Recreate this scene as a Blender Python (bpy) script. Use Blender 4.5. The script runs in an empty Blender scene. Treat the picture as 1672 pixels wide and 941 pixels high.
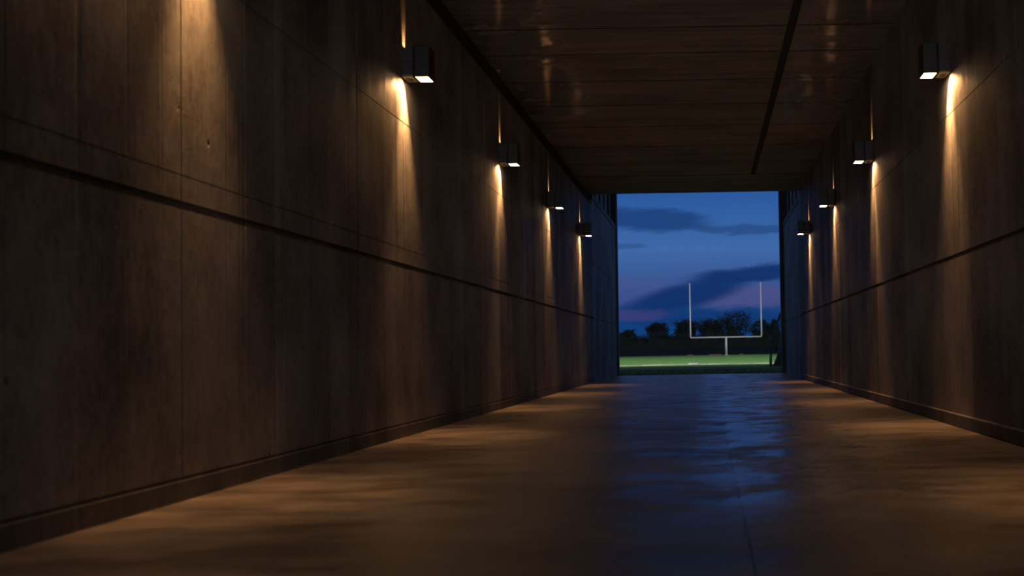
import bpy, bmesh, math, random
from mathutils import Vector, Matrix
random.seed(11)
S = bpy.context.scene
COL = S.collection
R = math.radians

# ------------------------------------------------------------------ layout (metres; tunnel runs along +Y, camera at Y=0)
XL, XR = -2.415, 1.99
ZC = 4.0
Y0, YS, YE = -2.5, 26.0, 32.65        # back wall, end of the roof slab, end of the floor
ZREV = 3.76                           # foot of the shadow gap above the left wall
ZG, ZT = 1.362, 2.52                  # deep groove, thin upper seam

# ------------------------------------------------------------------ small helpers
def link(o, parent=None):
    COL.objects.link(o)
    if parent: o.parent = parent
    return o

def mesh_obj(name, bm, mat, parent=None, smooth=False):
    me = bpy.data.meshes.new(name)
    bmesh.ops.recalc_face_normals(bm, faces=bm.faces) if len(bm.faces) < 60000 else None
    bm.to_mesh(me); bm.free()
    if smooth:
        for p in me.polygons: p.use_smooth = True
    me.materials.append(mat)
    return link(bpy.data.objects.new(name, me), parent)

def structure(o):
    o['kind'] = 'structure'; return o

def tag(o, label, cat, group=None, kind=None):
    o['label'] = label; o['category'] = cat
    if group: o['group'] = group
    if kind: o['kind'] = kind
    return o

def thing(name, loc, label, cat, group=None):
    o = bpy.data.objects.new(name, None); o.empty_display_size = .1
    COL.objects.link(o); o.location = loc
    return tag(o, label, cat, group)

def box(bm, x0, x1, y0, y1, z0, z1, bev=0.0, seg=2):
    r = bmesh.ops.create_cube(bm, size=1)
    vs = r['verts']
    for v in vs:
        v.co = Vector((x0 + (v.co.x + .5) * (x1 - x0), y0 + (v.co.y + .5) * (y1 - y0), z0 + (v.co.z + .5) * (z1 - z0)))
    if bev:
        es = list({e for v in vs for e in v.link_edges})
        bmesh.ops.bevel(bm, geom=es, offset=bev, segments=seg, affect='EDGES', profile=.6)
    return bm

def tube(bm, pts, rad, n=10):
    """round bar through pts, capped; rad may be one number or one per point"""
    pts = [Vector(p) for p in pts]
    rs = rad if isinstance(rad, (list, tuple)) else [rad] * len(pts)
    rings = []
    for i, p in enumerate(pts):
        d = (pts[min(i + 1, len(pts) - 1)] - pts[max(i - 1, 0)]).normalized()
        a = d.cross(Vector((0, 0, 1)))
        if a.length < .05: a = d.cross(Vector((0, 1, 0)))
        a.normalize(); b = d.cross(a)
        rings.append([bm.verts.new(p + (a * math.cos(2 * math.pi * k / n) + b * math.sin(2 * math.pi * k / n)) * rs[i]) for k in range(n)])
    for q, w in zip(rings, rings[1:]):
        for k in range(n):
            bm.faces.new((q[k], q[(k + 1) % n], w[(k + 1) % n], w[k]))
    bm.faces.new(rings[0][::-1]); bm.faces.new(rings[-1])
    return bm

def panel_face(bm, us, vs, depth, place):
    """a slab face made of cells: depth(i, j) is how far cell i, j is sunk; steps get real side faces"""
    nu, nv = len(us) - 1, len(vs) - 1
    D = [[depth(i, j) for j in range(nv)] for i in range(nu)]
    def q(*c): bm.faces.new([bm.verts.new(place(*p)) for p in c])
    for i in range(nu):
        for j in range(nv):
            d = D[i][j]
            q((us[i], vs[j], d), (us[i + 1], vs[j], d), (us[i + 1], vs[j + 1], d), (us[i], vs[j + 1], d))
            if i + 1 < nu and D[i + 1][j] != d:
                e = D[i + 1][j]; u = us[i + 1]
                q((u, vs[j], d), (u, vs[j], e), (u, vs[j + 1], e), (u, vs[j + 1], d))
            if j + 1 < nv and D[i][j + 1] != d:
                e = D[i][j + 1]; v = vs[j + 1]
                q((us[i], v, d), (us[i], v, e), (us[i + 1], v, e), (us[i + 1], v, d))
    bmesh.ops.remove_doubles(bm, verts=bm.verts, dist=1e-6)

def cuts(a, b, joints):
    """break points a..b with a narrow cell at every joint (pos, width, sink)"""
    c = [a]; sink = {}
    for p, w, s in sorted(joints):
        if a < p - w / 2 and p + w / 2 < b:
            sink[len(c)] = s
            c += [p - w / 2, p + w / 2]
    c.append(b)
    return c, sink

# ------------------------------------------------------------------ node helpers
class G:
    def __init__(s, tree): s.t = tree; s.n = tree.nodes; s.l = tree.links
    def set(s, sock, v):
        if isinstance(v, bpy.types.NodeSocket): s.l.new(v, sock)
        elif v is not None: sock.default_value = v
    def m(s, op, a, b=None, c=None, clamp=False):
        n = s.n.new('ShaderNodeMath'); n.operation = op; n.use_clamp = clamp
        for k, v in enumerate((a, b, c)):
            if v is not None: s.set(n.inputs[k], v)
        return n.outputs[0]
    def xyz(s, v):
        n = s.n.new('ShaderNodeSeparateXYZ'); s.set(n.inputs[0], v); return n.outputs
    def vec(s, x, y, z):
        n = s.n.new('ShaderNodeCombineXYZ')
        for k, v in enumerate((x, y, z)): s.set(n.inputs[k], v)
        return n.outputs[0]
    def scaled(s, v, sc):
        n = s.n.new('ShaderNodeVectorMath'); n.operation = 'MULTIPLY'; s.set(n.inputs[0], v); n.inputs[1].default_value = sc
        return n.outputs[0]
    def noise(s, v, scale=1, detail=4, rough=.55, dist=0):
        n = s.n.new('ShaderNodeTexNoise'); s.set(n.inputs['Vector'], v)
        n.inputs['Scale'].default_value = scale; n.inputs['Detail'].default_value = detail
        n.inputs['Roughness'].default_value = rough; n.inputs['Distortion'].default_value = dist
        return n.outputs['Fac']
    def voro(s, v, scale=1, feature='F1'):
        n = s.n.new('ShaderNodeTexVoronoi'); n.feature = feature; s.set(n.inputs['Vector'], v); n.inputs['Scale'].default_value = scale
        return n.outputs
    def map(s, v, a, b, c=0., d=1., smooth=True):
        n = s.n.new('ShaderNodeMapRange'); n.interpolation_type = 'SMOOTHSTEP' if smooth else 'LINEAR'
        s.set(n.inputs[0], v)
        for k, q in enumerate((a, b, c, d)): n.inputs[k + 1].default_value = q
        return n.outputs[0]
    def mix(s, f, a, b):
        n = s.n.new('ShaderNodeMix'); n.data_type = 'RGBA'
        s.set(n.inputs['Factor'], f)
        s.set(n.inputs[6], a if not isinstance(a, tuple) else (*a, 1)[:4]); s.set(n.inputs[7], b if not isinstance(b, tuple) else (*b, 1)[:4])
        return n.outputs[2]
    def bump(s, h, strength=.3, dist=.01, normal=None):
        n = s.n.new('ShaderNodeBump'); n.inputs['Strength'].default_value = strength; n.inputs['Distance'].default_value = dist
        s.set(n.inputs['Height'], h)
        if normal is not None: s.set(n.inputs['Normal'], normal)
        return n.outputs[0]

def new_mat(name):
    m = bpy.data.materials.new(name); m.use_nodes = True
    g = G(m.node_tree); b = m.node_tree.nodes['Principled BSDF']
    co = g.n.new('ShaderNodeTexCoord').outputs['Object']
    return m, g, b, co

def plain(name, col, rough=.5, metal=0., mottle=.15, scale=12, bump=.05):
    m, g, b, co = new_mat(name)
    f = g.noise(co, scale, 5)
    lo = tuple(c * (1 - mottle) for c in col); hi = tuple(min(1, c * (1 + mottle)) for c in col)
    g.set(b.inputs['Base Color'], g.mix(f, lo, hi))
    b.inputs['Roughness'].default_value = rough; b.inputs['Metallic'].default_value = metal
    g.set(b.inputs['Normal'], g.bump(f, bump, .004))
    return m

def glow(name, col, power):
    m, g, b, co = new_mat(name)
    b.inputs['Base Color'].default_value = (.8, .8, .8, 1)
    b.inputs['Emission Color'].default_value = (*col, 1); b.inputs['Emission Strength'].default_value = power
    return m

def wall_concrete(name, tone=1.0):
    """board-formed concrete: upright board marks, cloudy tone, air holes, run-down stains"""
    m, g, b, co = new_mat(name)
    x, y, z = g.xyz(co)
    cloud = g.noise(co, .9, 6, .6)
    streak = g.noise(g.scaled(co, (1, 5.2, .22)), 1.4, 6, .65)
    fine = g.noise(g.scaled(co, (1, 1, .5)), 26, 6, .7)
    board = g.voro(g.vec(0., y, 0.), 2.3)              # one tone for each board
    bt = g.xyz(board['Color'])[0]
    drip = g.noise(g.scaled(co, (1, 2.6, .5)), 1.1, 6, .6)
    t = g.m('ADD', g.m('ADD', g.m('MULTIPLY', cloud, .66), g.m('MULTIPLY', drip, .18)), g.m('ADD', g.m('MULTIPLY', streak, .09), g.m('MULTIPLY', bt, .13)))
    t = g.m('ADD', t, g.m('MULTIPLY', g.m('SUBTRACT', fine, .5), .30))
    k = g.map(t, .40, .70, 0, 1, False)
    lo = tuple(c * tone for c in (.075, .072, .070)); hi = tuple(c * tone for c in (.37, .355, .33))
    col = g.mix(k, lo, hi)
    v = g.voro(g.scaled(co, (1, 1, .8)), 4.5)
    hole = g.m('MULTIPLY', g.map(v['Distance'], .035, .075, 1, 0), g.map(g.noise(co, 1.7, 2), .48, .54))
    col = g.mix(g.m('MULTIPLY', hole, .8), col, (.03, .027, .024))
    v2 = g.voro(co, 19)
    pin = g.m('MULTIPLY', g.map(v2['Distance'], .06, .13, 1, 0), g.map(g.noise(co, 4.3, 2), .53, .6))
    col = g.mix(g.m('MULTIPLY', pin, .6), col, (.05, .045, .04))
    g.set(b.inputs['Base Color'], col)
    g.set(b.inputs['Roughness'], g.map(streak, .3, .7, .5, .75))
    b.inputs['Specular IOR Level'].default_value = .35
    edge = g.map(g.voro(g.vec(0., y, 0.), 2.3, 'DISTANCE_TO_EDGE')['Distance'], 0, .03, 0, 1)
    h = g.m('ADD', g.m('MULTIPLY', fine, .25), g.m('ADD', g.m('MULTIPLY', streak, .2), g.m('MULTIPLY', edge, .2)))
    h = g.m('SUBTRACT', h, g.m('MULTIPLY', g.m('ADD', hole, g.m('MULTIPLY', pin, .6)), .9))
    g.set(b.inputs['Normal'], g.bump(h, .8, .010))
    return m

def ceiling_concrete(name):
    """sealed board-formed soffit: boards lie across the tunnel"""
    m, g, b, co = new_mat(name)
    x, y, z = g.xyz(co)
    grain = g.noise(g.scaled(co, (.55, 7.5, 1)), 1.6, 6, .62)
    cloud = g.noise(co, 1.1, 5)
    bt = g.xyz(g.voro(g.vec(0., y, 0.), 3.1)['Color'])[0]
    t = g.m('ADD', g.m('MULTIPLY', grain, .6), g.m('ADD', g.m('MULTIPLY', cloud, .4), g.m('MULTIPLY', bt, .06)))
    g.set(b.inputs['Base Color'], g.mix(g.map(t, .3, .72), (.16, .148, .138), (.46, .42, .395)))
    side = g.m('MULTIPLY', g.map(g.m('ABSOLUTE', g.m('ADD', x, .2)), 1.0, 1.5), g.map(g.noise(co, 1.1, 4), .36, .56))
    side = g.m('MULTIPLY', side, g.map(y, 14.5, 21, 1, 0))   # sealer left shiny along the sides
    g.set(b.inputs['Roughness'], g.map(side, 0, 1, .60, .10))
    g.set(b.inputs['Specular IOR Level'], g.map(side, 0, 1, .22, 1.0))
    edge = g.map(g.voro(g.vec(0., y, 0.), 3.1, 'DISTANCE_TO_EDGE')['Distance'], 0, .05, 0, 1)
    lump = g.noise(g.scaled(co, (1.2, 3.2, 1)), 3.6, 4)
    h = g.m('ADD', g.m('MULTIPLY', grain, .6), g.m('ADD', g.m('MULTIPLY', edge, .3), g.m('MULTIPLY', lump, 1.2)))
    g.set(b.inputs['Normal'], g.bump(h, .26, .014))
    return m

def floor_concrete(name):
    """trowelled, sealed slab; the strip right of the joint is smoother and damp"""
    m, g, b, co = new_mat(name)
    x, y, z = g.xyz(co)
    big = g.noise(co, .55, 5, .6)
    mid = g.noise(g.scaled(co, (.8, 1.4, 1)), 2.2, 6, .65)
    fine = g.noise(co, 34, 5, .7)
    t = g.m('ADD', g.m('MULTIPLY', big, .55), g.m('ADD', g.m('MULTIPLY', mid, .45), g.m('MULTIPLY', g.m('SUBTRACT', fine, .5), .2)))
    g.set(b.inputs['Base Color'], g.mix(g.map(t, .38, .64), (.056, .049, .044), (.20, .172, .15)))
    damp = g.m('MULTIPLY', g.map(x, .10, .13), g.map(x, .55, 1.5, 1, 0))
    near = g.m('MULTIPLY', g.map(x, -.22, .08), g.map(x, .121, .13, 1, 0))
    wet = g.m('MAXIMUM', damp, g.m('MULTIPLY', near, .8))
    wet = g.m('MULTIPLY', g.m('MULTIPLY', wet, g.map(y, 4.2, 5.6)), g.map(g.noise(g.scaled(co, (1, .8, 1)), 1.9, 6, .62), .40, .60))
    rough = g.m('SUBTRACT', g.map(mid, .3, .7, .29, .46), g.m('MULTIPLY', wet, .2))
    g.set(b.inputs['Roughness'], rough)
    band = g.m('MULTIPLY', g.map(x, -.75, -.5, 1, 0), g.map(y, 8, 11, 1, 0))
    g.set(b.inputs['Specular IOR Level'], g.m('ADD', g.m('MULTIPLY', wet, .75), g.m('ADD', .15, g.m('MULTIPLY', band, .45))))
    trowel = g.noise(g.scaled(co, (.9, 2.2, 1)), 9, 5, .65)
    h = g.m('ADD', g.m('MULTIPLY', trowel, .6), g.m('ADD', g.m('MULTIPLY', mid, .5), g.m('MULTIPLY', fine, .12)))
    g.set(b.inputs['Normal'], g.bump(h, .4, .010))
    return m

def grass_ground(name):
    m, g, b, co = new_mat(name)
    a = g.noise(co, .35, 4); c = g.noise(g.scaled(co, (1, .4, 1)), 5, 6, .7)
    t = g.m('ADD', g.m('MULTIPLY', a, .5), g.m('MULTIPLY', c, .5))
    y = g.xyz(co)[1]
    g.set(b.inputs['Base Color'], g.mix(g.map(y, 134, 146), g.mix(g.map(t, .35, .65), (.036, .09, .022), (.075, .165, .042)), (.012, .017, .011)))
    b.inputs['Roughness'].default_value = .9; b.inputs['Specular IOR Level'].default_value = .1
    g.set(b.inputs['Normal'], g.bump(c, .6, .05))
    return m

M_WALL = wall_concrete('board_marked_wall_concrete')
M_OUT = wall_concrete('outer_wall_concrete', 1.0)
M_PLINTH = wall_concrete('plinth_concrete', .48)
M_CEIL = ceiling_concrete('soffit_concrete')
M_FLOOR = floor_concrete('sealed_floor_concrete')
M_GRASS = grass_ground('turf')
M_BLADE = plain('grass_blade', (.04, .09, .025), .7, 0, .4, 3)
M_METAL = plain('dark_lamp_metal', (.010, .010, .010), .5, 0., .2, 30)
M_BRKT = plain('grey_lamp_bracket', (.028, .026, .025), .5, 0., .2, 30)
M_RIM = plain('pale_bracket_rim', (.45, .40, .33), .45, .2, .1, 30)
M_HOLE = plain('black_baffle', (.01, .01, .01), .6)
M_LENS = glow('lamp_lens', (1.0, .60, .30), 23)
M_WHITE = plain('white_painted_steel', (.42, .42, .43), .35, 0, .06, 4)
M_LINE = plain('worn_white_paint', (.30, .32, .27), .8, 0, .7, .9)
M_RED = plain('reddish_rubber', (.22, .075, .05), .8, 0, .2, 3)
M_GAP_SHADE = plain('gap_shade_black', (.022, .021, .02), .9, 0, .3, 20)  # near-black colour standing in for shade in wall-top gap and ceiling joints
M_SLOT = plain('dark_grey_joint_mortar', (.075, .068, .062), .85, 0, .35, 2.5)
M_STEEL = plain('dark_painted_steel', (.05, .055, .065), .4, .4, .2, 10)
M_BARK = plain('tree_bark', (.035, .028, .022), .9, 0, .3, 5)
M_LEAF = plain('tree_foliage', (.022, .032, .016), .8, 0, .4, .6)
M_HEDGE = plain('hedge_foliage', (.018, .027, .015), .85, 0, .4, .6)

# ------------------------------------------------------------------ the tunnel shell
def upright_joints(seed, fixed):
    rnd = random.Random(seed); js = list(fixed)
    return js

# left wall
LJ = [(3.0, .012, .010), (4.22, .008, .004), (5.64, .014, .012), (6.42, .008, .003), (7.0, .007, .003), (8.50, .024, .028), (9.79, .008, .006),
      (11.35, .007, .003), (13.40, .018, .016), (14.37, .008, .006), (16.2, .014, .012), (18.81, .010, .008), (20.7, .018, .02), (23.43, .010, .008), (25.2, .02, .02)]
RJ = [(2.4, .014, .010), (5.22, .014, .012), (7.7, .014, .012), (9.79, .009, .008), (11.6, .014, .014), (12.6, .008, .004), (14.37, .010, .008),
      (15.9, .014, .014), (17.2, .008, .006), (18.81, .010, .008), (21.1, .018, .02), (23.43, .010, .008), (25.1, .02, .02)]
def tunnel_wall(name, X, sgn, joints, ztop, mat=M_WALL, y0=Y0, y1=YS, zj=None):
    us, su = cuts(y0, y1, joints)
    vs, sv = cuts(0., ztop, zj if zj is not None else [(ZG, .036, .035), (ZT, .008, .005)])
    bm = bmesh.new()
    panel_face(bm, us, vs, lambda i, j: max(su.get(i, 0), sv.get(j, 0)), lambda u, v, d: (X + sgn * d, u, v))
    # body behind the face
    T = .45
    for (ya, yb, za, zb) in ((y0, y1, ztop, ztop), (y0, y1, 0, 0)):
        bm.faces.new([bm.verts.new(p) for p in ((X, ya, za), (X, yb, za), (X + sgn * T, yb, za), (X + sgn * T, ya, za))])
    for yy in (y0, y1):
        bm.faces.new([bm.verts.new(p) for p in ((X, yy, 0), (X + sgn * T, yy, 0), (X + sgn * T, yy, ztop), (X, yy, ztop))])
    bm.faces.new([bm.verts.new(p) for p in ((X + sgn * T, y0, 0), (X + sgn * T, y1, 0), (X + sgn * T, y1, ztop), (X + sgn * T, y0, ztop))])
    return structure(mesh_obj(name, bm, mat))
# a shallow formwork step just above the deep groove on the near left panels
tunnel_wall('wall_left', XL, -1, LJ, ZREV, zj=[(.106, .014, .012), (ZG, .040, .035), (1.50, .007, .004), (ZT, .008, .005)])
tunnel_wall('wall_right', XR, 1, RJ, ZC)
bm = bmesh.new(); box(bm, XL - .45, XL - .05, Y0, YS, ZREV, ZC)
structure(mesh_obj('wall_left_reveal', bm, M_GAP_SHADE))  # near-black block, the gap's shade put into its colour
# ceiling slab with pour joints across and one long slot
us, su = cuts(XL - .45, XR + .45, [(.93, .09, .022)])
cj = [(y, .030, .012) for y in (.6, 2.1, 3.5, 4.9, 6.3, 7.4, 8.3, 9.4, 10.3, 11.4, 12.6, 13.7, 15.1, 16.6, 18.2, 20.0, 21.8)] + [(23.4, .07, .09)]
vs, sv = cuts(Y0 - .3, YS, cj)
bm = bmesh.new()
panel_face(bm, us, vs, lambda i, j: (.022 if (i in su and vs[j] < 23.4) else 0) or sv.get(j, 0), lambda u, v, d: (u, v, ZC + d))
box(bm, XL - .45, XR + .45, Y0 - .3, YS, ZC + .12, ZC + .7)
box(bm, XL - .45, XR + .45, YS - .02, YS, ZC, ZC + .1)
ceil = structure(mesh_obj('ceiling', bm, M_CEIL)); ceil.data.materials.append(M_GAP_SHADE); ceil.data.materials.append(M_SLOT)
for p in ceil.data.polygons:                               # groove shade painted into the open joints; slot in dark grey mortar
    if .001 < p.center.z - ZC < .1 and YS - .05 > p.center.y > Y0: p.material_index = 2 if p.center.z - ZC > .013 and p.center.y < 23.3 else 1

# floor slab
us, su = cuts(XL - .4, XR + .4, [(.125, .010, .006)])
vs, sv = cuts(Y0, YE, [(2.2, .008, .004), (13.9, .008, .004), (YS, .014, .006)])
bm = bmesh.new()
panel_face(bm, us, vs, lambda i, j: max(su.get(i, 0), sv.get(j, 0)), lambda u, v, d: (u, v, -d))
box(bm, XL - .4, XR + .4, Y0, YE, -.4, -.02)
bm.faces.new([bm.verts.new(p) for p in ((XL - .4, YE, -.03), (XR + .4, YE, -.03), (XR + .4, YE, 0), (XL - .4, YE, 0))])
structure(mesh_obj('floor', bm, M_FLOOR))

# plinths along both walls
def plinth(name, x0, x1, h, y0, y1):
    bm = bmesh.new(); box(bm, x0, x1, y0, y1, 0, h, .008, 1)
    return structure(mesh_obj(name, bm, M_PLINTH))
plinth('baseboard_left', XL - .02, XL + .0015, .099, Y0, YS)
plinth('baseboard_right', XR - .02, XR + .02, .105, Y0, YS)

# ------------------------------------------------------------------ open-topped mouth beyond the slab
OL, OR = XL - .0, XR + .085
OJ = [(27.3, .03, .02), (28.7, .02, .015), (30.2, .03, .02), (31.4, .015, .01)]
tunnel_wall('wall_left_outer', OL, -1, OJ, 4.0, M_OUT, YS, YE, [(ZG, .02, .012), (ZT, .012, .01)])
tunnel_wall('wall_right_outer', OR, 1, OJ, 4.0, M_OUT, YS, YE, [(ZG, .02, .012), (ZT, .012, .01)])
def upper_wall(name, X, sgn):
    bm = bmesh.new()
    xa, xb = sorted((X, X + sgn * .3))
    box(bm, xa, xb, YS - 1, YE, 4.0, 7.5)
    for k, y in enumerate((26.7, 27.9, 29.2, 30.4, 31.7)):        # upright fins cast in the face
        xa, xb = sorted((X - sgn * .05, X + sgn * .02))
        box(bm, xa, xb, y, y + .38, 4.0, 7.5, .01, 1)
    return structure(mesh_obj(name, bm, M_OUT))
upper_wall('wall_left_upper', OL - .13, -1)
upper_wall('wall_right_upper', OR + .13, 1)
bm = bmesh.new(); box(bm, OL - .45, OL + .015, YS, YE, 3.90, 4.03, .01, 1); structure(mesh_obj('trim_1', bm, M_PLINTH))
bm = bmesh.new(); box(bm, OR - .015, OR + .45, YS, YE, 3.90, 4.03, .01, 1); structure(mesh_obj('trim_2', bm, M_PLINTH))
def pier(name, x0, x1):
    bm = bmesh.new(); box(bm, x0, x1, YE, YE + .35, -.3, 7.6, .015, 1)
    return structure(mesh_obj(name, bm, M_PLINTH))
pier('pillar_left', OL - .5, OL + .04)
pier('pillar_right', XR - .01, OR + .5)

def sky_block(name, x0, x1, z0):  # unseen mass added over and beside the tunnel to block the rear sky
    bm = bmesh.new(); box(bm, x0, x1, Y0 - .3, YS - 1.2, z0, 13, .02, 1)
    return structure(mesh_obj(name, bm, M_OUT))
sky_block('sky_block_left', -45, XL - .46, -.3)
sky_block('sky_block_right', XR + .46, 45, -.3)
sky_block('sky_block_upper', XL - .455, XR + .455, ZC + .71)

# ------------------------------------------------------------------ wall lights
WARM = (1.0, .47, .17)
def spot(name, loc, d, power, half, blend, parent, size=.012, col=WARM):
    l = bpy.data.lights.new(name, 'SPOT'); l.energy = power; l.color = col
    l.spot_size = 2 * half; l.spot_blend = blend; l.shadow_soft_size = size
    o = bpy.data.objects.new(name, l); link(o, parent)
    o.location = loc; o.rotation_euler = Vector(d).to_track_quat('-Z', 'Y').to_euler()
    return o
K = 1.0
def make_light(side, up=True):
    """side = +1: the wall is at -x of the light (left wall); origin: the bottom edge on the wall, bracket centre"""
    s = side
    root = thing('wall_light', (0, 0, 0), '', 'wall light', 'box wall lights along the tunnel')
    def bx(bm, a, b, *r, **k):
        xa, xb = sorted((s * a, s * b)); return box(bm, xa, xb, *r, **k)
    bm = bmesh.new()
    W = .105
    # bracket: a hollow box open below and above, split at half height by a step
    bx(bm, 0, .012, -W, W, 0, .235); bx(bm, .088, .098, -W, W, 0, .235)
    bx(bm, .012, .088, -W, -W + .012, 0, .225); bx(bm, .012, .088, W - .012, W, 0, .225)
    bx(bm, .006, .094, -W - .004, W + .004, .004, .118, bev=.003, seg=1)
    br = mesh_obj('bracket', bm, M_BRKT, root)
    bm = bmesh.new()                                   # pale square rim round the lower opening
    for a, b, c, d in ((.012, .028, -W + .006, W - .006), (.074, .092, -W + .006, W - .006)): bx(bm, a, b, c, d, -.005, .006)
    bx(bm, .028, .074, -W + .006, -W + .03, -.005, .006); bx(bm, .028, .074, W - .03, W - .006, -.005, .006)
    rim = mesh_obj('rim', bm, M_RIM, br)
    bm = bmesh.new(); bx(bm, .027, .075, -W + .029, W - .029, .001, .0052)
    mesh_obj('baffle', bm, M_HOLE, br)
    bm = bmesh.new(); bx(bm, .106, .225, -W - .004, W + .004, .006, .245, bev=.008, seg=2)
    bx(bm, .094, .112, -W + .03, W - .03, .03, .20)
    for a, b, c, d in ((.106, .116, -W - .004, W + .004), (.215, .225, -W - .004, W + .004)): bx(bm, a, b, c, d, -.006, .012)
    for c in (-W - .004, W - .006): bx(bm, .116, .215, c, c + .010, -.006, .012)
    body = mesh_obj('housing', bm, M_METAL, root)
    bm = bmesh.new(); bx(bm, .114, .217, -W + .004, W - .004, -.004, .007)
    mesh_obj('lens', bm, M_LENS, body)
    # light given off: a tight grazing beam, a wide one, the lens, and a weak one upwards
    spot('beam_down', (s * .034, 0, -.012), (-s * .12, 0, -1), 70 * K, R(31), 1.0, root, .010)
    spot('long_beam_down', (s * .06, 0, -.012), (-s * .08, 0, -1), 205 * K, R(31), 1.0, root, .012)
    spot('flood_down', (s * .07, -.03, -.012), (-s * .36, -.44, -.9), 56 * K, R(53), .75, root, .02)
    spot('pool_down', (s * .165, 0, -.015), (s * .22, 0, -1), 2 * K, R(52), .9, root, .03, (1, .60, .32))
    if up: spot('beam_up', (s * .045, 0, .15), (-s * .42, 0, 1), 44 * K, R(22), 1.0, root, .008, (1, .44, .12))
    return root
def copy_tree(o, parent=None):
    c = o.copy(); COL.objects.link(c)
    if parent: c.parent = parent
    for ch in o.children: copy_tree(ch, c)
    return c
ZLB = 2.86
left = [(5.80, 'dark box wall light on left wall, above the top edge, only its glow showing'),
        (9.84, 'dark box wall light on left wall, largest and nearest one seen whole there'),
        (14.42, 'dark box wall light on left wall, second whole one counted from the camera'),
        (18.86, 'dark box wall light on left wall, next to last before the tunnel mouth'),
        (23.48, 'small far box wall light on left wall, last before the tunnel mouth')]
right = [(5.3, 'dark box wall light on right wall, out past the right edge of the photo'),
         (9.84, 'dark box wall light on right wall, largest there, with no beam above it'),
         (14.42, 'dark box wall light on right wall, second in view counted from the camera'),
         (18.86, 'dark box wall light on right wall, next to last before the tunnel mouth'),
         (23.48, 'small far box wall light on right wall, last before the tunnel mouth')]
pl = make_light(1); pr = make_light(-1)
for i, (y, lab) in enumerate(left):
    o = pl if i == 0 else copy_tree(pl)
    o.location = (XL, y, ZLB + .02); o['label'] = lab
for i, (y, lab) in enumerate(right):
    o = pr if i == 0 else copy_tree(pr)
    o.location = (XR, y, ZLB - .02); o['label'] = lab
    if i == 1:
        for ch in list(o.children):
            if ch.name.startswith('beam_up'): bpy.data.objects.remove(ch)

# ------------------------------------------------------------------ the field
def gz(y):
    if y < 60: return -.02
    if y < 120: return -.02 + .09 * (y - 60) / 60
    if y < 131: return .07
    if y < 150: return .07 - .65 * (y - 131) / 19
    if y < 215: return -.58
    if y < 232: return -.58 + 1.4 * (y - 215) / 17        # dark bank below the hedge
    return .82
ys = [YE - 1.0, YE, 36, 40, 45, 50, 55, 60, 70, 80, 90, 100, 110, 120, 126, 131, 136, 142, 150, 170, 195, 215, 218, 224, 229, 232, 260, 330]
ys[0] = YE + .001
xs = [-160, -90, -50, -25, -12, -6, -3, 0, 3, 6, 12, 25, 50, 90, 160]
bm = bmesh.new()
grid = [[bm.verts.new((x, y, gz(y))) for x in xs] for y in ys]
for a, b in zip(grid, grid[1:]):
    for k in range(len(xs) - 1): bm.faces.new((a[k], a[k + 1], b[k + 1], b[k]))
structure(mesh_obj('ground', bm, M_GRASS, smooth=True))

bm = bmesh.new(); rnd = random.Random(3)
for k in range(9000):
    y = YE + .05 + 9 * rnd.random() ** 1.6; x = rnd.uniform(-2.34, 1.94) if y < YE + .42 else rnd.uniform(-4.2, 4.2)
    a = rnd.uniform(0, math.pi); h = rnd.uniform(.025, .06); w = rnd.uniform(.004, .008)
    dx, dy = math.cos(a) * w, math.sin(a) * w; lx, ly = rnd.uniform(-.02, .02), rnd.uniform(-.02, .02); z = gz(y) - .004
    bm.faces.new([bm.verts.new(p) for p in ((x - dx, y - dy, z), (x + dx, y + dy, z), (x + lx, y + ly, z + h))])
tag(mesh_obj('grass', bm, M_BLADE), 'dark short grass growing just beyond the end of the concrete floor', 'grass', kind='stuff')

# white edging of the pitch
bm = bmesh.new()
for k in range(40):
    x0 = -20 + k; box(bm, x0, x0 + .985, 55.0, 55.12, gz(55) - .03, gz(55) + .026 + .010 * math.sin(k * 2.3), .012, 1)
tag(mesh_obj('pitch_edging', bm, M_LINE), 'worn white edging line running across the near side of the lit grass', 'edging')
bm = bmesh.new(); box(bm, -.86, -.42, 54.5, 54.85, gz(54.5) - .005, gz(54.5) + .085, .02, 2)
bm2 = bm
tag(mesh_obj('marker_pad', bm2, M_WHITE), 'small flat white pad lying on the near edge of the lit grass', 'pad')
for x0, x1, lab in ((-2.15, -1.55, 'short reddish strip at far grass edge, below left upright'), (.10, 1.42, 'long reddish strip at far grass edge, just left of centre post'), (3.3, 3.75, 'short reddish strip at far grass edge, below the right half of crossbar')):
    bm = bmesh.new(); box(bm, x0, x1, 128.0, 128.6, gz(128) - .01, gz(128) + .075, .03, 2)
    tag(mesh_obj('ground_strip', bm, M_RED), lab, 'strip', 'reddish strips along the far grass edge')

# goal
GX, GY = 1.87, 123.0
gp = thing('goal_post', (GX, GY, gz(GY)), 'white football goal with two tall uprights on one centre post', 'goal')
zb = 1.80; hw = 3.57; zt = 7.28
bm = bmesh.new(); tube(bm, [(0, 0, -.05), (0, 0, zb)], [.12, .10], 16); box(bm, -.2, .2, -.2, .2, -.05, .03, .02, 1); mesh_obj('post', bm, M_WHITE, gp, True)
bm = bmesh.new(); tube(bm, [(-hw + .1, 0, zb), (hw - .1, 0, zb)], .072, 14); mesh_obj('crossbar', bm, M_WHITE, gp, True)
for s in (-1, 1):
    bm = bmesh.new()
    arc = [(s * (hw - .12 + .12 * math.sin(t)), 0, zb + .12 - .12 * math.cos(t)) for t in [R(a) for a in (0, 22, 45, 68, 90)]]
    tube(bm, arc + [(s * hw, 0, zt)], [.072] * 5 + [.065], 14); mesh_obj('upright', bm, M_WHITE, gp, True)

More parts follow.
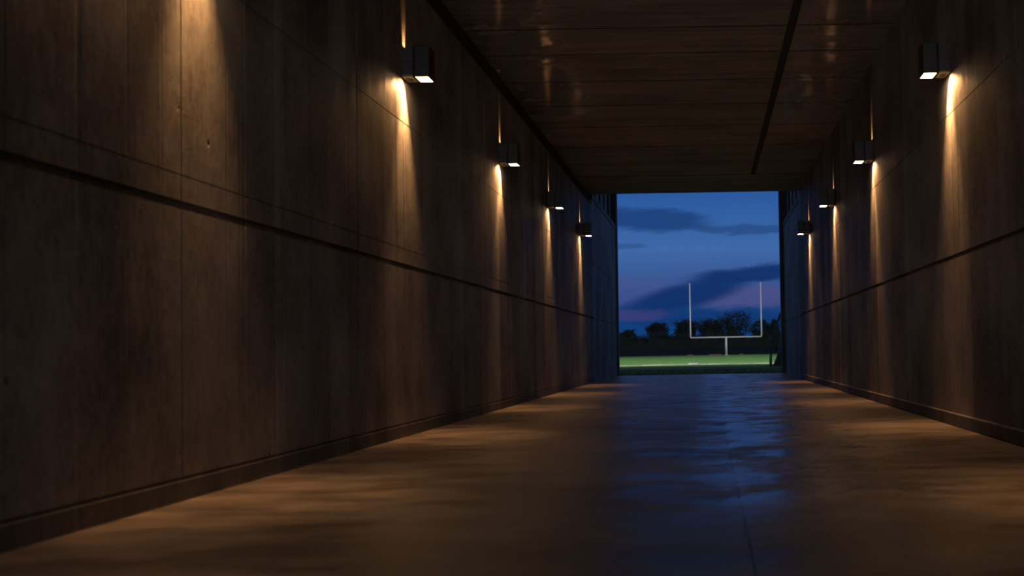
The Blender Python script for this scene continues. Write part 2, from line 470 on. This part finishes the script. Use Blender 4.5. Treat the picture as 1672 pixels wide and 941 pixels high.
# dark steel stair beside the mouth
sx, sy = 2.38, 46.0
st = thing('steel_stair', (sx, sy, -.02), 'dark steel stair with bent handrails outside the right edge of the opening', 'stair')
for yy in (0, .85):
    bm = bmesh.new()
    prof = [(.10, 0), (.42, 0), (.95, 0), (1.02, 2.0), (.90, 2.0), (.44, .82)]
    a = [bm.verts.new((x, yy, z)) for x, z in prof]; b = [bm.verts.new((x, yy + .05, z)) for x, z in prof]
    bm.faces.new(a); bm.faces.new(b[::-1])
    for k in range(len(prof)): bm.faces.new((a[k], a[(k + 1) % 6], b[(k + 1) % 6], b[k]))
    mesh_obj('side_panel', bm, M_STEEL, st)
for k in range(7):
    bm = bmesh.new(); z = .26 + k * .27; x = .10 + .41 * z
    box(bm, x, x + .2, .05, .85, z, z + .035, .006, 1); mesh_obj('tread', bm, M_STEEL, st)
for yy in (-.03, .93):
    bm = bmesh.new()
    tube(bm, [(0, yy, 0), (.0, yy, .30), (.03, yy, .62), (.09, yy, 1.0), (.17, yy, 1.35), (.27, yy, 1.65), (.42, yy, 2.0), (.7, yy, 2.45), (1.0, yy, 2.6)], .024, 8)
    tube(bm, [(.20, yy, .55), (.26, yy, 1.05), (.38, yy, 1.6), (.5, yy, 2.14)], .018, 8)
    mesh_obj('handrail', bm, M_STEEL, st, True)

# ------------------------------------------------------------------ trees and hedge
def grow(bm, p, d, length, rad, level, rnd, tips):
    pts = [Vector(p)]; rs = [rad]; n = 4
    for k in range(n):
        d = (d + Vector((rnd.uniform(-.16, .16), rnd.uniform(-.16, .16), rnd.uniform(-.02, .12)))).normalized()
        pts.append(pts[-1] + d * length / n); rs.append(rad * (1 - .5 * (k + 1) / n))
    tube(bm, pts, rs, 5 if level else 8)
    if level >= 3: tips.append(pts[-1]); tips.append(pts[2]); return
    for k in range(5 if level else 8):
        f = rnd.uniform(.35, 1) if level else rnd.uniform(.35, 1.0)
        i = min(int(f * n), n - 1); q = pts[i].lerp(pts[i + 1], f * n - i)
        ang = rnd.uniform(0, 2 * math.pi); sp = rnd.uniform(.55, 1.15)
        nd = (d * .7 + Vector((math.cos(ang) * sp, math.sin(ang) * sp, rnd.uniform(.0, .45)))).normalized()
        grow(bm, q, nd, length * rnd.uniform(.5, .72), rs[i] * .5, level + 1, rnd, tips)
def leaf(bm, c, s, rnd):
    a = Vector((rnd.gauss(0, 1), rnd.gauss(0, 1), rnd.gauss(0, 1))).normalized(); b = a.orthogonal().normalized(); c = Vector(c)
    bm.faces.new([bm.verts.new(c + q) for q in (a * s, b * s * .55, -a * s, -b * s * .55)])
PX = 2000.0
def tree(px, topy, wpx, Y, seed, label, dens=3.0, base=.7):
    rnd = random.Random(seed)
    x = (px - 1157 + .018 * 40) / PX * Y; H = (571 + (-.018) * (px - 1157) - topy) / PX * Y + .65 - base; W = wpx / PX * Y
    root = thing('tree', (x, Y, base), label, 'tree', 'dark trees beyond the field')
    bm = bmesh.new(); tips = []
    grow(bm, (0, 0, -.3), Vector((0, 0, 1)), 1.0, .045, 0, rnd, tips)
    # scale the skeleton to the crown's size
    zs = max(t.z for t in tips); xw = sorted(abs(t.x) for t in tips)[int(len(tips) * .93)]
    kx, kz = W / 2 / xw, H / zs
    for v in bm.verts:
        v.co = Vector((v.co.x * kx, v.co.y * kx, v.co.z * kz))
    tb = mesh_obj('trunk', bm, M_BARK, root)
    bm = bmesh.new()
    for t in tips:
        c = Vector((t.x * kx, t.y * kx, t.z * kz))
        if c.z < H * .12: continue
        for k in range(int(dens) + (rnd.random() < dens % 1)):
            leaf(bm, c + Vector((rnd.gauss(0, .22), rnd.gauss(0, .22), rnd.gauss(0, .2))) * (W / 5), rnd.uniform(.10, .24), rnd)
    for k in range(int(420 * dens)):                      # rounded outer foliage, thinner low down
        u = rnd.uniform(0, 2 * math.pi); q = rnd.uniform(-.55, 1); rr = rnd.uniform(.45, 1.0) ** .5
        lum = 1 + .12 * math.sin(3 * u + seed) + .10 * math.sin(5 * q + 2 * u)
        e = math.sqrt(max(0, 1 - q * q)) * rr * lum
        leaf(bm, (W / 2 * e * math.cos(u), W / 2 * e * math.sin(u), H * (.60 + .40 * q * rr)), rnd.uniform(.10, .24), rnd)
    mesh_obj('crown', bm, M_LEAF, root)
    return root
TY = 247.0
for k, (px, ty, w, dy, dens, lab) in enumerate([
    (1027, 538, 24, 0, 3, 'small round dark tree at the far left of the tree line'),
    (1074, 526, 32, 0, 3, 'round dark tree standing alone between left jamb and left upright'),
    (1123, 521, 34, 7, 4, 'dark tree standing right behind the left upright of the goal'),
    (1163, 520, 42, 0, 3, 'wide dark tree behind the goal, left of the centre post'),
    (1184, 517, 34, 8, 2.2, 'dark tree between the wide one and the tallest one behind the goal'),
    (1208, 507, 50, 16, 2.4, 'tallest dark tree with an airy domed crown inside the goal frame'),
    (1244, 521, 34, 8, 3.4, 'dark tree standing right behind the right upright of the goal'),
    (1266, 521, 13, 0, 3, 'thin dark tree top beside the right jamb, above the stair rail')]):
    tree(px, ty, w, TY + dy, 40 + k, lab, dens)
bm = bmesh.new(); rnd = random.Random(8)
HY = 240.0
def htop(x): return 3.75 + .35 * math.sin(x * .55) + .3 * math.sin(x * 1.27 + 1) + .22 * math.sin(x * 2.9)
prev = None
for i in range(181):
    x = -36 + i * .4
    ring = [bm.verts.new((x, HY + yy, zz)) for yy, zz in ((-1.6, .6), (-1.7 + .15 * math.sin(x * 3), 2.4), (-.9, htop(x) - .2), (.9, htop(x) - .25), (1.7, 2.4), (1.6, .6))]
    if prev:
        for a in range(5): bm.faces.new((prev[a], prev[a + 1], ring[a + 1], ring[a]))
    prev = ring
for k in range(9000):
    x = rnd.uniform(-36, 36); z = rnd.uniform(.8, htop(x) + .25); y = HY - 1.7 + rnd.random() * (.4 if z < htop(x) - .5 else 2.6)
    leaf(bm, (x, y, z), rnd.uniform(.12, .26), rnd)
tag(mesh_obj('hedge', bm, M_HEDGE), 'long dark hedge closing the field below the trees', 'hedge')

# ------------------------------------------------------------------ field floodlights (on masts beside the pitch, out of the picture)
def flood(x, y, z, tx, ty, power, half, blend):
    l = bpy.data.lights.new('floodlight', 'SPOT'); l.energy = power; l.color = (1, .97, .88); l.spot_size = 2 * half; l.spot_blend = blend; l.shadow_soft_size = .6
    o = bpy.data.objects.new('floodlight', l); link(o); o.location = (x, y, z)
    o.rotation_euler = (Vector((tx, ty, 0)) - Vector((x, y, z))).to_track_quat('-Z', 'Y').to_euler()
flood(-30, 85, 27, 0, 88, 40000, R(47), .2)
flood(32, 85, 27, 2, 88, 40000, R(47), .2)
flood(-15, 26.5, 20, -1, 71.5, 94000, R(13.5), .12)      # near pair, high above the tunnel front, out of view
flood(15, 26.5, 20, 2, 71.5, 94000, R(13.5), .12)

# ------------------------------------------------------------------ dusk sky
w = bpy.data.worlds.new('dusk_sky'); S.world = w; w.use_nodes = True
g = G(w.node_tree); bg = g.n['Background']
d = g.n.new('ShaderNodeTexCoord').outputs['Generated']
dx, dy, dz = g.xyz(d)
hor = g.m('MAXIMUM', g.m('SQRT', g.m('ADD', g.m('MULTIPLY', dx, dx), g.m('MULTIPLY', dy, dy))), .02)
az = g.m('MULTIPLY', g.m('ARCTAN2', dx, dy), 1000 * 2)       # azimuth and elevation in thousandths, 2x
el = g.m('MULTIPLY', g.m('DIVIDE', dz, hor), 1000 * 2)
warp = g.m('MULTIPLY', g.m('SUBTRACT', g.noise(g.vec(g.m('MULTIPLY', az, .012), g.m('MULTIPLY', el, .045), 0.), 1, 5, .6), .5), 1.0)
ew = g.m('ADD', el, g.m('MULTIPLY', warp, 26)); aw = g.m('ADD', az, g.m('MULTIPLY', warp, 60))
ramp = g.n.new('ShaderNodeValToRGB'); g.set(ramp.inputs[0], g.map(el, -20, 900, 0, 1, False))
cr = ramp.color_ramp
def srgb(*c): return tuple(((v / 255) / 12.92 if v < 11 else ((v / 255 + .055) / 1.055) ** 2.4) for v in c)
stops = [(0, srgb(14, 58, 116)), (50, srgb(17, 62, 122)), (85, srgb(40, 70, 128)), (120, srgb(58, 88, 148)), (165, srgb(62, 104, 166)), (205, srgb(54, 98, 164)), (265, srgb(40, 86, 156)), (420, srgb(52, 84, 146)), (900, srgb(92, 100, 128))]
cr.elements[0].position = 20 / 920; cr.elements[0].color = (*stops[0][1], 1)
cr.elements[1].position = 1; cr.elements[1].color = (*stops[-1][1], 1)
for e, c in stops[1:-1]:
    q = cr.elements.new((e + 20) / 920); q.color = (*c, 1)
col = ramp.outputs[0]
def patch(col, c, ca, ce, wa, we, amt, tilt=0.):
    """soft cloud bank centred on an azimuth and an elevation"""
    u = g.m('DIVIDE', g.m('SUBTRACT', aw, ca), wa)
    v = g.m('DIVIDE', g.m('SUBTRACT', g.m('SUBTRACT', ew, ce), g.m('MULTIPLY', g.m('SUBTRACT', aw, ca), tilt)), we)
    r = g.m('ADD', g.m('MULTIPLY', u, u), g.m('MULTIPLY', v, v))
    return g.mix(g.m('MULTIPLY', g.map(r, .25, 1.25, 1, 0), amt), col, srgb(*c))
# (azimuth, elevation) measured from the tunnel axis
col = patch(col, (74, 84, 140), -115, 96, 90, 24, .5)
col = patch(col, (78, 80, 134), 70, 86, 110, 20, .7, .04)
col = patch(col, (28, 60, 116), -95, 214, 120, 22, .85, -.06)
col = patch(col, (32, 62, 116), 70, 196, 120, 9, .6)
col = patch(col, (38, 70, 124), -130, 172, 40, 6, .5)
col = patch(col, (14, 48, 104), -35, 88, 110, 24, .95, .20)
col = patch(col, (16, 48, 104), 75, 122, 115, 15, .95, .06)
col = patch(col, (14, 52, 108), 0, 52, 170, 16, .7)
col = patch(col, (70, 63, 118), -130, 58, 75, 12, .5, .02)
wide = g.map(g.noise(g.vec(g.m('MULTIPLY', az, .0016), g.m('MULTIPLY', el, .006), 3.), 1, 5), .45, .65)
far = g.m('MULTIPLY', g.map(g.m('ABSOLUTE', az), 200, 420), wide)
col = g.mix(g.m('MULTIPLY', far, .7), col, srgb(20, 50, 104))
rear_fill = g.m('MULTIPLY', g.map(g.m('ABSOLUTE', az), 5650, 6050), g.map(el, 350, 900, 1, 0))   # added bright sky patch behind the camera, fills the tunnel with neutral light
col = g.mix(rear_fill, col, (2.9, 3.0, 3.1))
g.set(bg.inputs[0], col); bg.inputs[1].default_value = 1.0

# ------------------------------------------------------------------ camera
cam = bpy.data.cameras.new('camera'); co = bpy.data.objects.new('camera', cam); COL.objects.link(co); S.camera = co
pitch, roll, yaw = .0331, .018, -.004
cam.sensor_width = 36; cam.lens = 2000 / 1672 * 36
cam.shift_x = -326.35 / 1672; cam.shift_y = 34.38 / 1672
cam.clip_end = 2000
rt = Vector((math.cos(yaw), math.sin(yaw), 0)); f0 = Vector((-math.sin(yaw), math.cos(yaw), 0)); u0 = Vector((0, 0, 1))
fw = f0 * math.cos(pitch) + u0 * math.sin(pitch); up = u0 * math.cos(pitch) - f0 * math.sin(pitch)
cx = rt * math.cos(roll) - up * math.sin(roll); cy = up * math.cos(roll) + rt * math.sin(roll)
m = Matrix((cx, cy, -fw)).transposed().to_4x4(); m.translation = (0, 0, .6503)
co.matrix_world = m
cam.dof.use_dof = True; cam.dof.focus_distance = 17; cam.dof.aperture_fstop = 2.8

vs_ = S.view_settings; S.display_settings.display_device = 'sRGB'
vs_.view_transform = 'Standard'; vs_.look = 'None'; vs_.exposure = 0; vs_.gamma = 1; vs_.use_curve_mapping = False
S.cycles.use_denoising = True
S.cycles.sample_clamp_indirect = 4
S.cycles.max_bounces = 10; S.cycles.diffuse_bounces = 5; S.cycles.glossy_bounces = 4
